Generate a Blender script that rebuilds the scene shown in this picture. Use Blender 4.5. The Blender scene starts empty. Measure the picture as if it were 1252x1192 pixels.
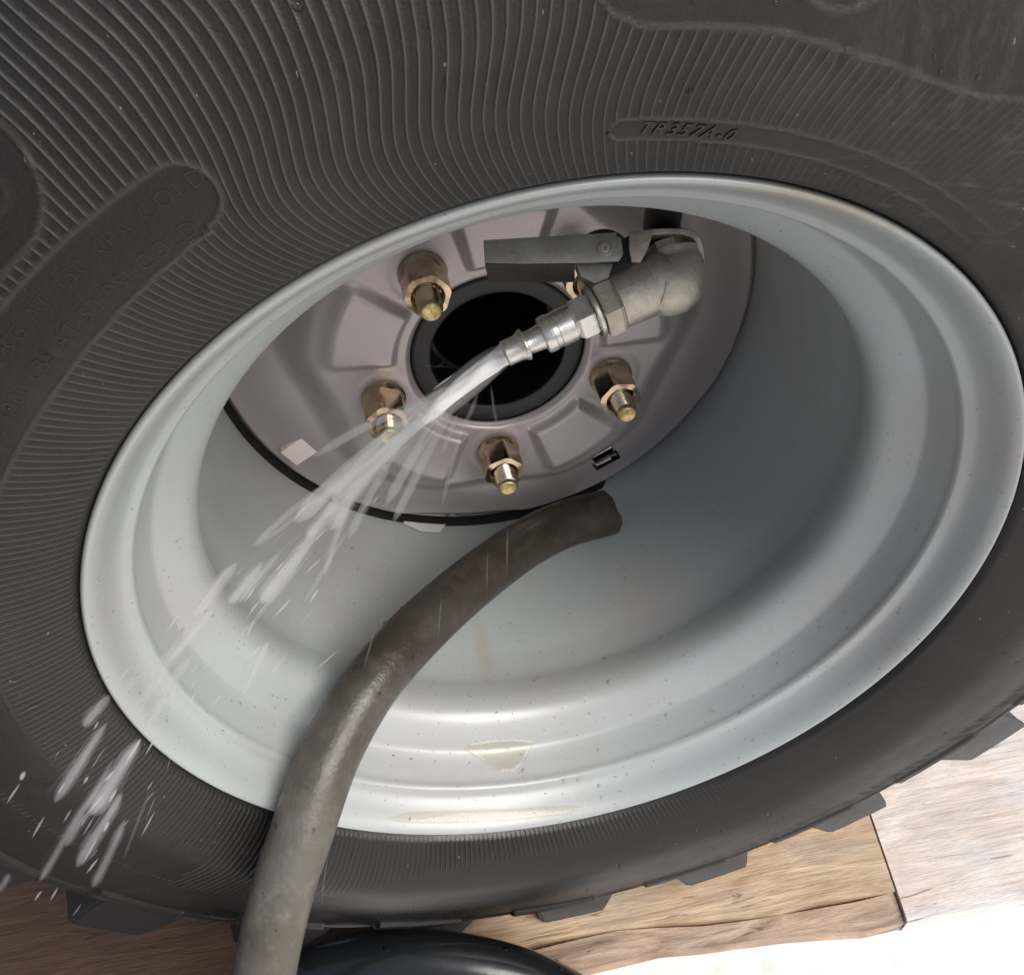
import bpy, bmesh, math, random
import numpy as np
from mathutils import Vector, Matrix
R = math.radians
rng = np.random.RandomState(7); random.seed(7)
scene = bpy.context.scene
C = scene.collection
# ------------------------------------------------------------------ camera
# the wheel axis is the world Y axis (outboard side towards -Y), the wheel centre is the origin
CAM = Vector((-0.08234, -0.26125, 0.34604)); PITCH = 0.7705; YAW = 0.19048; FPX = 1129.14; W, H = 1252.0, 1192.0
cd = bpy.data.cameras.new('camera'); cam = bpy.data.objects.new('camera', cd); C.objects.link(cam)
fwd = Vector((math.sin(YAW)*math.cos(PITCH), math.cos(YAW)*math.cos(PITCH), -math.sin(PITCH)))
right = fwd.cross(Vector((0, 0, 1))).normalized(); up = right.cross(fwd)
M = Matrix((right, up, -fwd)).transposed().to_4x4(); M.translation = CAM
cam.matrix_world = M
cd.sensor_width = 36; cd.lens = FPX/W*36; cd.clip_start = 0.01; cd.clip_end = 500
scene.camera = cam
# ------------------------------------------------------------------ sky, sun, exposure
SUN = Vector((0.44, -0.50, 0.75)).normalized()
w = bpy.data.worlds.new("World"); scene.world = w; w.use_nodes = True
nt = w.node_tree; bg = nt.nodes['Background']
sky = nt.nodes.new('ShaderNodeTexSky'); sky.sky_type = 'NISHITA'; sky.sun_disc = False
sky.sun_elevation = math.asin(SUN.z); sky.sun_rotation = math.atan2(SUN.x, SUN.y)
sky.dust_density = 4.0; sky.air_density = 1.0; sky.ozone_density = 0.6
nt.links.new(sky.outputs[0], bg.inputs[0]); bg.inputs[1].default_value = 0.10
sl = bpy.data.lights.new('sun', 'SUN'); so = bpy.data.objects.new('sun', sl); C.objects.link(so)
sl.energy = 2.3; sl.angle = R(40); sl.color = (1.0, 0.98, 0.96)
so.rotation_euler = SUN.to_track_quat('Z', 'Y').to_euler(); so.location = SUN*6
scene.view_settings.view_transform = 'Standard'; scene.view_settings.look = 'None'
scene.view_settings.exposure = 0.32; scene.view_settings.gamma = 1.0
scene.cycles.max_bounces = 10; scene.cycles.volume_bounces = 3

# ------------------------------------------------------------------ helpers
def ray(px, py):
    return right*((px-W/2)/FPX) + up*((H/2-py)/FPX) + fwd
def at(px, py, s):                      # world point seen at a photo pixel where one metre spans s pixels
    return CAM + ray(px, py)*(FPX/s)
def at_y(px, py, y):
    d = ray(px, py); return CAM + d*((y-CAM.y)/d.y)
def at_z(px, py, z):
    d = ray(px, py); return CAM + d*((z-CAM.z)/d.z)
def at_cyl(px, py, r, ymin=0.06):
    d = ray(px, py)
    for i in range(4000):
        P = CAM + d*(0.1+i*0.0004)
        if P.y > ymin and math.hypot(P.x, P.z) >= r: return P
def empty(name, loc, label, cat, group=None):
    o = bpy.data.objects.new(name, None); C.objects.link(o); o.location = loc; o.empty_display_size = 0.02
    tag(o, label, cat, group); return o
def tag(o, label=None, cat=None, group=None, kind=None):
    if label: o['label'] = label
    if cat: o['category'] = cat
    if group: o['group'] = group
    if kind: o['kind'] = kind
    return o
def link(name, me, mat, parent=None, smooth=True, sharp=35, kind=None, label=None):
    o = bpy.data.objects.new(name, me); C.objects.link(o)
    if mat: me.materials.append(mat)
    if smooth:
        me.polygons.foreach_set('use_smooth', [True]*len(me.polygons))
        if sharp: me.set_sharp_from_angle(angle=R(sharp))
    if parent:
        o.parent = parent
        off = parent.location.copy(); pp = parent.parent
        while pp: off += pp.location; pp = pp.parent
        o.location = -off
    if kind: o['kind'] = kind
    if label: o['label'] = label
    return o
def pydata(name, v, f):
    me = bpy.data.meshes.new(name); me.from_pydata([tuple(map(float, p)) for p in v], [], f); me.validate(); me.update(); return me
def grid_mesh(name, P, close_u=False):  # P: (nu, nv, 3)
    nu, nv = P.shape[:2]
    me = bpy.data.meshes.new(name); me.vertices.add(nu*nv); me.vertices.foreach_set('co', P.reshape(-1).astype(np.float32))
    iu = np.arange(nu if close_u else nu-1); iv = np.arange(nv-1)
    a = iu[:, None]*nv+iv[None]; b = ((iu+1) % nu)[:, None]*nv+iv[None]
    q = np.stack([a, b, b+1, a+1], -1).reshape(-1, 4)
    me.loops.add(q.size); me.loops.foreach_set('vertex_index', q.reshape(-1).astype(np.int32))
    me.polygons.add(len(q)); me.polygons.foreach_set('loop_start', np.arange(0, q.size, 4, dtype=np.int32))
    me.update(calc_edges=True); me.validate(); return me
def lathe(name, prof, n=128, noise=None):   # profile of (r, y) about the wheel axis
    p = np.array(prof, float); th = np.linspace(0, 2*math.pi, n, endpoint=False)
    P = np.stack([p[None, :, 0]*np.cos(th)[:, None], np.repeat(p[None, :, 1], n, 0), p[None, :, 0]*np.sin(th)[:, None]], -1)
    return grid_mesh(name, P, True)
def spline(pts, n):
    P = [Vector(p) for p in pts]; P = [P[0]*2-P[1]] + P + [P[-1]*2-P[-2]]; out = []
    segs = len(P)-3
    for i in range(n):
        t = i/(n-1)*segs; k = min(int(t), segs-1); t -= k
        a, b, c, d = P[k:k+4]
        out.append(0.5*((2*b)+(c-a)*t+(2*a-5*b+4*c-d)*t*t+(3*b-a-3*c+d)*t**3))
    return out
def frames(P):
    T = [(P[min(i+1, len(P)-1)]-P[max(i-1, 0)]).normalized() for i in range(len(P))]
    n = T[0].orthogonal().normalized(); F = []
    for t in T:
        n = (n-t*n.dot(t)).normalized(); F.append((n, t.cross(n)))
    return F
def tube(name, P, rad, n=24, cap=True):
    if not callable(rad): rr = rad; rad = lambda s: rr
    F = frames(P); v = []; f = []; m = len(P)
    for i, (p, (a, b)) in enumerate(zip(P, F)):
        r = rad(i/(m-1))
        for k in range(n):
            q = 2*math.pi*k/n; v.append(p+(a*math.cos(q)+b*math.sin(q))*r)
    for i in range(m-1):
        for k in range(n):
            k2 = (k+1) % n; f.append((i*n+k, i*n+k2, (i+1)*n+k2, (i+1)*n+k))
    if cap: f.append(tuple(range(n-1, -1, -1))); f.append(tuple((m-1)*n+k for k in range(n)))
    return pydata(name, v, f)
def axis_lathe(name, O, A, prof, n=32, seg=None, cap=True, rot=0.0):
    """revolve (r, distance along A) about the axis O + t*A; n sides (6 makes a hexagon)"""
    A = A.normalized(); a = up.cross(A).normalized() if abs(up.dot(A)) < 0.95 else right.cross(A).normalized(); b = A.cross(a)
    v = []; f = []
    for r, t in prof:
        for k in range(n):
            q = 2*math.pi*k/n+rot; v.append(O+A*t+(a*math.cos(q)+b*math.sin(q))*r)
    for i in range(len(prof)-1):
        for k in range(n):
            k2 = (k+1) % n; f.append((i*n+k, i*n+k2, (i+1)*n+k2, (i+1)*n+k))
    if cap: f.append(tuple(range(n-1, -1, -1))); f.append(tuple((len(prof)-1)*n+k for k in range(n)))
    me = pydata(name, v, f)
    bm = bmesh.new(); bm.from_mesh(me); bmesh.ops.recalc_face_normals(bm, faces=bm.faces); bm.to_mesh(me); bm.free()
    return me
def bevel_mesh(me, wd, seg=2):
    bm = bmesh.new(); bm.from_mesh(me); bmesh.ops.recalc_face_normals(bm, faces=bm.faces)
    bmesh.ops.bevel(bm, geom=[e for e in bm.edges], offset=wd, segments=seg, affect='EDGES', profile=0.5, clamp_overlap=True)
    bm.to_mesh(me); bm.free(); return me
def prism(name, poly, d):               # polygon (list of world points) extruded along vector d
    n = len(poly); v = list(poly)+[p+d for p in poly]
    f = [tuple(range(n-1, -1, -1)), tuple(range(n, 2*n))]+[(i, (i+1) % n, n+(i+1) % n, n+i) for i in range(n)]
    return pydata(name, v, f)

# ------------------------------------------------------------------ materials
def mat(name, base, rough=0.5, metal=0.0, coat=0.0, spec=0.5):
    m = bpy.data.materials.new(name); m.use_nodes = True; b = m.node_tree.nodes['Principled BSDF']
    b.inputs['Base Color'].default_value = (*base, 1); b.inputs['Roughness'].default_value = rough
    b.inputs['Metallic'].default_value = metal; b.inputs['Coat Weight'].default_value = coat
    b.inputs['Specular IOR Level'].default_value = spec
    b.inputs['Coat Roughness'].default_value = 0.12
    return m
class N:
    def __init__(s, m): s.t = m.node_tree; s.b = s.t.nodes['Principled BSDF']; s.co = s.add('ShaderNodeTexCoord').outputs['Object']
    def add(s, ty, **k):
        n = s.t.nodes.new(ty)
        for a, v in k.items():
            if a in n.inputs: n.inputs[a].default_value = v
            else: setattr(n, a, v)
        return n
    def l(s, a, b): s.t.links.new(a, b)
    def noise(s, scale, detail=4, rough=0.55, stretch=None, dist=0.0):
        n = s.add('ShaderNodeTexNoise', Scale=scale, Detail=detail, Roughness=rough, Distortion=dist)
        if stretch:
            m = s.add('ShaderNodeMapping'); m.inputs['Scale'].default_value = stretch
            s.l(s.co, m.inputs[0]); s.l(m.outputs[0], n.inputs['Vector'])
        else: s.l(s.co, n.inputs['Vector'])
        return n.outputs['Fac']
    def ramp(s, src, p0, p1, c0=(0, 0, 0), c1=(1, 1, 1)):
        r = s.add('ShaderNodeValToRGB'); e = r.color_ramp.elements
        e[0].position = p0; e[0].color = (*c0, 1); e[1].position = p1; e[1].color = (*c1, 1)
        s.l(src, r.inputs[0]); return r.outputs[0]
    def mix(s, fac, a, b, mode='MIX'):
        n = s.add('ShaderNodeMix'); n.data_type = 'RGBA'; n.blend_type = mode
        for i, x in ((0, fac), (6, a), (7, b)):
            if isinstance(x, (int, float)): n.inputs[i].default_value = x
            elif isinstance(x, tuple): n.inputs[i].default_value = (*x, 1)
            else: s.l(x, n.inputs[i])
        return n.outputs[2]
    def math(s, op, a, b=0.0):
        n = s.add('ShaderNodeMath'); n.operation = op
        for i, x in ((0, a), (1, b)):
            if isinstance(x, (int, float)): n.inputs[i].default_value = x
            else: s.l(x, n.inputs[i])
        return n.outputs[0]
    def bump(s, h, strength, dist=0.001):
        n = s.add('ShaderNodeBump', Strength=strength, Distance=dist); s.l(h, n.inputs['Height']); s.l(n.outputs[0], s.b.inputs['Normal']); return n

def stain(n, c):        # tan drip marks left where dirty water dried
    for P, sc_, amt in ((tuple(at_cyl(592, 800, .182)), (85, 14, 40), .55), (tuple(at_y(1030, 252, 0.0)), (11, 130, 22), .75)):
        mp = n.add('ShaderNodeVectorMath'); mp.operation = 'SUBTRACT'; n.l(n.co, mp.inputs[0]); mp.inputs[1].default_value = P
        m2 = n.add('ShaderNodeVectorMath'); m2.operation = 'MULTIPLY'; n.l(mp.outputs[0], m2.inputs[0]); m2.inputs[1].default_value = sc_
        m3 = n.add('ShaderNodeVectorMath'); m3.operation = 'LENGTH'; n.l(m2.outputs[0], m3.inputs[0])
        f_ = n.ramp(n.math('ADD', m3.outputs['Value'], n.math('MULTIPLY', n.noise(60, 5, 0.65, (1, .2, 1)), 0.9)), 0.5, 1.25, (1, 1, 1), (0, 0, 0))
        c = n.mix(n.math('MULTIPLY', f_, amt), c, (0.36, 0.30, 0.21))
    return c
# silver wheel paint, dust film, stone-chip specks, tan water marks
def make_paint(name, base, spec_amt=1.0, dirt=(0.36, 0.25, 0.23), metal=0.12, extra=None):
    m = mat(name, base, 0.32, metal, 0.06); n = N(m)
    film = n.ramp(n.noise(9, 6, 0.6), 0.40, 0.72)
    c = n.mix(n.math('MULTIPLY', film, 0.30), base, dirt)
    streak = n.ramp(n.noise(38, 5, 0.6, (1, 1, 0.12)), 0.56, 0.74)
    c = n.mix(n.math('MULTIPLY', streak, 0.16), c, dirt)
    sp = n.ramp(n.noise(210, 2, 0.5, (1, 1, 2.2)), 0.725, 0.755); zone = n.ramp(n.noise(9, 4), 0.42, 0.60)
    c = n.mix(n.math('MULTIPLY', n.math('MULTIPLY', sp, zone), 0.75*spec_amt), c, (0.10, 0.08, 0.07))
    sp2 = n.ramp(n.noise(520, 1, 0.4), 0.74, 0.76)
    c = n.mix(n.math('MULTIPLY', sp2, 0.5*spec_amt), c, (0.13, 0.10, 0.09))
    if extra: c = extra(n, c)
    n.l(c, n.b.inputs['Base Color'])
    r = n.ramp(n.noise(26, 5, 0.6), 0.3, 0.75, (0.34,)*3, (0.46,)*3); n.l(r, n.b.inputs['Roughness'])
    h = n.math('ADD', n.math('MULTIPLY', n.noise(900, 2), 0.25), n.noise(150, 4)); n.bump(h, 0.035, 0.0008)
    return m
M_paint = make_paint('silver_paint', (0.37, 0.41, 0.405), 1.3, extra=stain)
M_disc = make_paint('silver_paint_disc', (0.47, 0.425, 0.42), 0.5, metal=0.5)
M_gap_shade = mat('gap_shade', (0.014, 0.012, 0.012), 0.95, 0, 0, 0.15)  # near-black standing in for shade in the seam gap and vent
M_sealer = mat('white_sealer', (0.58, 0.60, 0.58), 0.45)
M_vent_lit = mat('vent_lit', (0.80, 0.70, 0.66), 0.3, 0.1)
# tyre rubber
M_rub = mat('tyre_rubber', (0.022, 0.0215, 0.020), 0.5, 0, 0, 0.45); n = N(M_rub)
base = n.ramp(n.noise(6, 6, 0.6), 0.3, 0.75, (0.0092, 0.0090, 0.0076), (0.0145, 0.0132, 0.0122))
dust = n.ramp(n.noise(22, 8, 0.7), 0.52, 0.80)
base = n.mix(n.math('MULTIPLY', dust, 0.30), base, (0.045, 0.040, 0.036))
att = n.add('ShaderNodeAttribute'); att.attribute_name = 'wear'
base = n.mix(n.math('MULTIPLY', att.outputs['Fac'], 0.60), base, (0.12, 0.115, 0.105))
spk = n.ramp(n.noise(420, 2, 0.5, (1, 1, 0.5)), 0.745, 0.775)
base = n.mix(n.math('MULTIPLY', spk, 0.5), base, (0.30, 0.28, 0.25))
def near_mask(n, P, r0, r1):
    vm = n.add('ShaderNodeVectorMath'); vm.operation = 'DISTANCE'; n.l(n.co, vm.inputs[0]); vm.inputs[1].default_value = P
    return n.ramp(vm.outputs['Value'], r0, r1, (1, 1, 1), (0, 0, 0))
sc = n.ramp(n.noise(150, 5, 0.7, (.35, 1, 1.6)), 0.54, 0.72); msk = n.math('MULTIPLY', near_mask(n, tuple(at_y(1130, 275, -.012)), .0, .055), sc)
base = n.mix(n.math('MULTIPLY', msk, 0.6), base, (0.20, 0.13, 0.09))
msk2 = n.math('MULTIPLY', near_mask(n, tuple(at_y(1180, 60, -.02)), .0, .06), n.ramp(n.noise(90, 6, 0.7, (1.6, 1, .5)), 0.48, 0.7))
base = n.mix(n.math('MULTIPLY', msk2, 0.30), base, (0.12, 0.125, 0.12))
wetm = n.math('MULTIPLY', near_mask(n, (-.16, -.01, -.30), .06, .26), n.ramp(n.noise(12, 5, .6), .25, .5))
base = n.mix(n.math('MULTIPLY', wetm, .72), base, (0.006, 0.006, 0.0065))
n.l(base, n.b.inputs['Base Color'])
n.l(n.mix(wetm, n.ramp(n.noise(14, 6, 0.6), 0.3, 0.7, (0.40,)*3, (0.62,)*3), (0.22,)*3), n.b.inputs['Roughness'])
n.bump(n.math('ADD', n.noise(700, 3, 0.6), n.math('MULTIPLY', n.noise(60, 5), 1.5)), 0.35, 0.0006)
M_lug = mat('tread_rubber', (0.045, 0.047, 0.048), 0.6); n = N(M_lug)
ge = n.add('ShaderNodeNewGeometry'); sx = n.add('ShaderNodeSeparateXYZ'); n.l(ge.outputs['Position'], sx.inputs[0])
lug_shade = n.ramp(n.math('MULTIPLY', sx.outputs[0], -6.0), 0.1, 0.8)  # lugs darken towards the left, shade put into the rubber colour
n.l(n.mix(lug_shade, n.ramp(n.noise(30, 6, 0.6), 0.3, 0.75, (0.040, 0.042, 0.043), (0.080, 0.084, 0.086)), (0.010, 0.010, 0.011)), n.b.inputs['Base Color']); n.bump(n.noise(300, 5), 0.7, 0.001)
M_hub = mat('black_hub', (0.003, 0.003, 0.0035), 0.45, 0.0, 0.1); n = N(M_hub); n.bump(n.noise(180, 4), 0.3, 0.001)
M_leak_plate = mat('dark_leak_plate', (0.010, 0.009, 0.009), 0.7, 0.0)
# zinc plated nuts
M_zinc = mat('yellow_zinc', (0.50, 0.38, 0.22), 0.24, 1.0); n = N(M_zinc)
c = n.ramp(n.noise(90, 4, 0.6), 0.32, 0.72, (0.48, 0.34, 0.23), (0.72, 0.60, 0.42)); n.l(c, n.b.inputs['Base Color'])
n.l(n.ramp(n.noise(160, 4), 0.3, 0.7, (0.10,)*3, (0.26,)*3), n.b.inputs['Roughness']); n.bump(n.noise(500, 3), 0.12, 0.0005)
M_ztip = mat('yellow_stud_end', (0.72, 0.62, 0.26), 0.42, 0.75); n = N(M_ztip)
n.l(n.ramp(n.noise(260, 4, 0.6), 0.35, 0.7, (0.50, 0.33, 0.10), (0.86, 0.80, 0.42)), n.b.inputs['Base Color']); n.bump(n.noise(600, 3), 0.3, 0.0005)
# cast zinc/brass valve
def make_cast(name, a, b_, rough=(0.30, 0.52), bump=0.35, metal=0.85):
    m = mat(name, a, 0.4, metal); n = N(m)
    c = n.ramp(n.noise(70, 6, 0.65), 0.34, 0.70, a, b_)
    gr = n.ramp(n.noise(230, 5, 0.7), 0.52, 0.78); c = n.mix(n.math('MULTIPLY', gr, 0.35), c, (0.13, 0.10, 0.07))
    n.l(c, n.b.inputs['Base Color']); n.l(n.ramp(n.noise(120, 4), 0.3, 0.7, (rough[0],)*3, (rough[1],)*3), n.b.inputs['Roughness'])
    n.bump(n.noise(420, 6, 0.75), bump*1.5, 0.001); return m
M_cast = make_cast('cast_metal', (0.50, 0.45, 0.36), (0.66, 0.63, 0.55))
M_barb = make_cast('nozzle_metal', (0.62, 0.59, 0.53), (0.82, 0.81, 0.77), (0.2, 0.4), 0.12)
M_lever = make_cast('lever_plate', (0.30, 0.29, 0.25), (0.42, 0.41, 0.36), (0.30, 0.5), 0.2, 0.55)
M_lever_shade = make_cast('lever_shade', (0.045, 0.038, 0.034), (0.075, 0.066, 0.06), (0.4, 0.6), 0.2, 0.4)  # lever underside: its shade put into a darker metal colour
M_stem = mat('black_rubber_stem', (0.008, 0.008, 0.008), 0.45)
# brown supply hose
M_hose = mat('brown_hose', (0.16, 0.125, 0.10), 0.6); n = N(M_hose)
c = n.ramp(n.noise(11, 6, 0.65), 0.36, 0.68, (0.068, 0.055, 0.038), (0.125, 0.117, 0.102))
c = n.mix(n.math('MULTIPLY', n.ramp(n.noise(75, 6, 0.7), 0.5, 0.75), 0.45), c, (0.24, 0.215, 0.19))
c = n.mix(n.math('MULTIPLY', n.ramp(n.noise(150, 3, 0.5, (1, 1, 0.45)), 0.70, 0.745), 0.85), c, (0.03, 0.014, 0.010))
sx = n.add('ShaderNodeSeparateXYZ'); n.l(n.co, sx.inputs[0]); hose_shade = n.ramp(n.math('ADD', n.math('MULTIPLY', sx.outputs[1], 9.0), n.noise(14, 5, .6)), 0.35, 1.25)  # hose darkens inside the wheel, the shadow there put into its colour
c = n.mix(n.math('MULTIPLY', hose_shade, .9), c, n.mix(1.0, c, (0.33, 0.29, 0.27), 'MULTIPLY'))
n.l(c, n.b.inputs['Base Color']); n.l(n.ramp(n.noise(24, 4), 0.35, 0.7, (0.24,)*3, (0.55,)*3), n.b.inputs['Roughness'])
n.bump(n.math('ADD', n.noise(350, 4), n.noise(45, 5)), 0.35, 0.0009)
M_inner = mat('hose_inside', (0.02, 0.015, 0.012), 0.6)
M_black = mat('glossy_black_hose', (0.008, 0.009, 0.010), 0.22, 0, 0.3); n = N(M_black); n.bump(n.noise(60, 5), 0.25, 0.001)
# plywood
def make_wood(name, c0, c1, c2, ang=0.0):
    m = mat(name, c1, 0.65); n = N(m)
    mp = n.add('ShaderNodeMapping'); mp.inputs['Rotation'].default_value = (0, 0, ang); mp.inputs['Scale'].default_value = (2.6, 13, 6); n.l(n.co, mp.inputs[0])
    a = n.add('ShaderNodeTexNoise', Scale=4.0, Detail=9, Roughness=0.62, Distortion=1.4); n.l(mp.outputs[0], a.inputs['Vector'])
    c = n.ramp(a.outputs['Fac'], 0.34, 0.66, c0, c1)
    c = n.mix(n.ramp(n.noise(7, 5, 0.6), 0.45, 0.65), c, c2, 'MIX') if c2 else c
    mp2 = n.add('ShaderNodeMapping'); mp2.inputs['Rotation'].default_value = (0, 0, ang); mp2.inputs['Scale'].default_value = (5, 60, 20); n.l(n.co, mp2.inputs[0])
    b2 = n.add('ShaderNodeTexNoise', Scale=4.0, Detail=6, Roughness=0.6); n.l(mp2.outputs[0], b2.inputs['Vector'])
    c = n.mix(n.math('MULTIPLY', n.ramp(b2.outputs['Fac'], 0.60, 0.80), 0.30), c, tuple(x*0.30 for x in c0))
    gp = n.ramp(n.noise(13, 7, 0.68, (1, 1.8, 1)), 0.46, 0.64); c = n.mix(n.math('MULTIPLY', gp, 0.35), c, tuple(sum(c0)/3*k for k in (.98, 1.0, 1.02)))
    chk = n.ramp(n.noise(46, 3, 0.5, (.35, 2.2, 1), 1.2), 0.665, 0.70); c = n.mix(n.math('MULTIPLY', chk, 0.7), c, tuple(x*0.35 for x in c0))
    # shade on the left boards, put into the wood colour
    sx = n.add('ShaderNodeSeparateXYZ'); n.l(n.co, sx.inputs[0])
    wv = n.math('ADD', n.math('MULTIPLY', sx.outputs[0], -5.0), n.math('MULTIPLY', n.noise(9, 5, 0.6), 0.9)); shaded = n.ramp(wv, 0.55, 0.95)
    c = n.mix(n.math('MULTIPLY', shaded, 0.94), c, n.mix(1.0, c, (0.085, 0.043, 0.020), 'MULTIPLY'))
    n.l(c, n.b.inputs['Base Color']); n.l(n.mix(shaded, n.ramp(n.noise(12, 4), 0.4, 0.6, (0.35,)*3, (0.7,)*3), (0.5,)*3), n.b.inputs['Roughness'])
    n.bump(n.math('ADD', n.math('ADD', b2.outputs['Fac'], a.outputs['Fac']), n.math('MULTIPLY', n.noise(55, 6, .65), .8)), 0.7, 0.0018); return m
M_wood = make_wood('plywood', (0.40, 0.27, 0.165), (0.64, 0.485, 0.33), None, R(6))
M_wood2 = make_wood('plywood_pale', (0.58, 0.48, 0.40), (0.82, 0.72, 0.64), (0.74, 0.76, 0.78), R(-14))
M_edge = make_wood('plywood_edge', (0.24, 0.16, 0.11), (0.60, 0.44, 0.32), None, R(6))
M_ground = mat('white_ground', (0.80, 0.80, 0.79), 0.8); n = N(M_ground); n.bump(n.noise(30, 6), 0.3, 0.002)
n.l(n.ramp(n.noise(40, 6, 0.7), 0.30, 0.45, (0.70, 0.66, 0.63), (0.86, 0.82, 0.79)), n.b.inputs['Base Color'])
M_earth = mat('dark_ground', (0.16, 0.14, 0.12), 0.9)
# aerated water as a thin scattering medium with soft edges, clear water as glass
def make_spray(name, dens):
    m = bpy.data.materials.new(name); m.use_nodes = True; t = m.node_tree
    t.nodes.remove(t.nodes['Principled BSDF']); v = t.nodes.new('ShaderNodeVolumePrincipled')
    v.inputs['Color'].default_value = (0.97, 0.98, 0.98, 1); v.inputs['Density'].default_value = dens; v.inputs['Anisotropy'].default_value = 0.2
    t.links.new(v.outputs[0], t.nodes['Material Output'].inputs['Volume']); return m
M_jet = mat('foaming_water', (0.95, 0.95, 0.94), 0.9); n = N(M_jet); n.b.inputs['Subsurface Weight'].default_value = 0.0; n.b.inputs['Specular IOR Level'].default_value = 0.2; n.b.inputs['Subsurface Radius'].default_value = (.004, .004, .004)
at_ = n.add('ShaderNodeAttribute'); at_.attribute_name = 'along'; nz_ = n.noise(260, 5, 0.65, (1, 1, 1))
al = n.math('SUBTRACT', n.math('ADD', 3.7, n.math('MULTIPLY', n.math('SUBTRACT', nz_, 0.5), 1.0)), n.math('MULTIPLY', at_.outputs['Fac'], 3.8)); al.node.use_clamp = True
n.l(al, n.b.inputs['Alpha']); n.bump(n.noise(380, 6, 0.75), 0.5, 0.0012)
M_sp1 = make_spray('water_spray_dense', 115); M_mist = make_spray('water_mist', 38); M_fine = make_spray('water_drops', 900); M_sp2 = make_spray('water_spray_thin', 95)
def make_film(name, tint, k=1.0):
    m = bpy.data.materials.new(name); m.use_nodes = True; t = m.node_tree; t.nodes.remove(t.nodes['Principled BSDF'])
    tr = t.nodes.new('ShaderNodeBsdfTransparent'); tr.inputs[0].default_value = (*tint, 1); gl = t.nodes.new('ShaderNodeBsdfGlossy'); gl.inputs['Roughness'].default_value = .06
    fr = t.nodes.new('ShaderNodeFresnel'); fr.inputs[0].default_value = 1.33; mx = t.nodes.new('ShaderNodeMixShader')
    t.links.new(fr.outputs[0], mx.inputs[0]); t.links.new(tr.outputs[0], mx.inputs[1]); t.links.new(gl.outputs[0], mx.inputs[2]); t.links.new(mx.outputs[0], t.nodes['Material Output'].inputs['Surface']); return m
M_clear = make_film('clear_water', (.93, .95, .95))

# ================================================================== SETTING
def sheet(name, pts, z, thick, mt, parent=None, label=None):
    me = prism(name, [Vector((x, y, z)) for x, y in pts], Vector((0, 0, -thick)))
    bm = bmesh.new(); bm.from_mesh(me); bmesh.ops.recalc_face_normals(bm, faces=bm.faces); bm.to_mesh(me); bm.free()
    return link(name, me, mt, parent, smooth=False, label=label)
FZ = -0.3875
g = sheet('ground', [(-60, -60), (60, -60), (60, 60), (-60, 60)], FZ-0.022, 0.05, M_earth); tag(g, kind='structure')
pv = sheet('pavement', [(-0.5, -2.2), (3.0, -2.2), (3.0, 1.8), (-0.06, 1.8), (-0.06, 0.0), (-0.5, -0.35)], FZ-0.018, 0.02, M_ground); tag(pv, kind='structure')
fl = bpy.data.objects.new('plywood_floor', None); C.objects.link(fl); tag(fl, kind='structure')
def edge(x0, x1, f, n=26, amp=0.0012):
    return [(x0+(x1-x0)*i/(n-1), f(x0+(x1-x0)*i/(n-1))+rng.randn()*amp) for i in range(n)]
fy = lambda x: -0.0335 - 0.035*max(0, x-0.02) - 0.05*max(0, x-0.25) + 0.004*math.sin(x*19)
crack = lambda x: -0.0085 - 0.062*max(0, x) + 0.002*math.sin(x*31)
# main board behind the crack, narrow split strip in front of it, second pale board to the right
A = edge(-1.6, 0.2705, crack, 60)
sheet('plank', [(0.2705, crack(0.27)), (0.281, 0.05), (0.36, 1.5), (-1.6, 1.5)]+A[:-1], FZ, 0.018, M_wood, fl)
S = [(x, y-0.0014-0.0010*abs(math.sin(x*57))) for x, y in edge(-1.6, 0.2702, crack, 60)]
sheet('plank', S[::-1]+edge(-1.6, 0.2676, fy, 60), FZ-0.003, 0.015, M_edge, fl)
sheet('plank', [(0.2824, 0.05), (0.2718, crack(0.27))]+edge(0.2682, 2.2, lambda x: fy(x) if x < .5 else fy(.5), 40)+[(2.2, 1.5), (0.3625, 1.5)], FZ+0.001, 0.018, M_wood2, fl)

# ================================================================== WHEEL
wheel = empty('wheel', (0, 0, 0), 'large black off road tyre on a silver painted deep steel rim with five lug nuts', 'wheel')
# ---- rim barrel
prof = [(.2135, .0062), (.2150, .0040), (.2153, .0018), (.2147, .0003), (.2136, -.0002), (.2124, .0004), (.2108, .0020), (.2092, .0044), (.2077, .0078), (.2062, .0118), (.2044, .0156),
        (.2022, .0186), (.1998, .0200), (.1980, .0210), (.1972, .0232), (.1972, .0262), (.1960, .0320), (.1946, .0380), (.1934, .0418), (.1924, .0440), (.1908, .0456), (.1876, .0478), (.1832, .0512), (.1790, .0548), (.1760, .0584), (.1742, .0628), (.1738, .0680), (.1746, .0740), (.1775, .0830), (.1812, .0930)]
prof += [(.1836+.0000*t, .110+t*.14) for t in np.linspace(0.0, 1, 12)] + [(.1845, .262), (.190, .275), (.198, .285), (.205, .29), (.2125, .293)]
def smooth_prof(p, it=1, n=3):
    v = spline([(a, b, 0) for a, b in p], len(p)*n); return [(q.x, q.y) for q in v]
rim = link('rim', lathe('rim', smooth_prof(prof), 360), M_paint, wheel, sharp=None)
back = [(r_+.0034, y_+.0006) for r_, y_ in prof[14:]]
link('rim_back', lathe('rim_back', smooth_prof([(.2135, .0064)]+back), 200), M_paint, rim, sharp=None)
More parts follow.
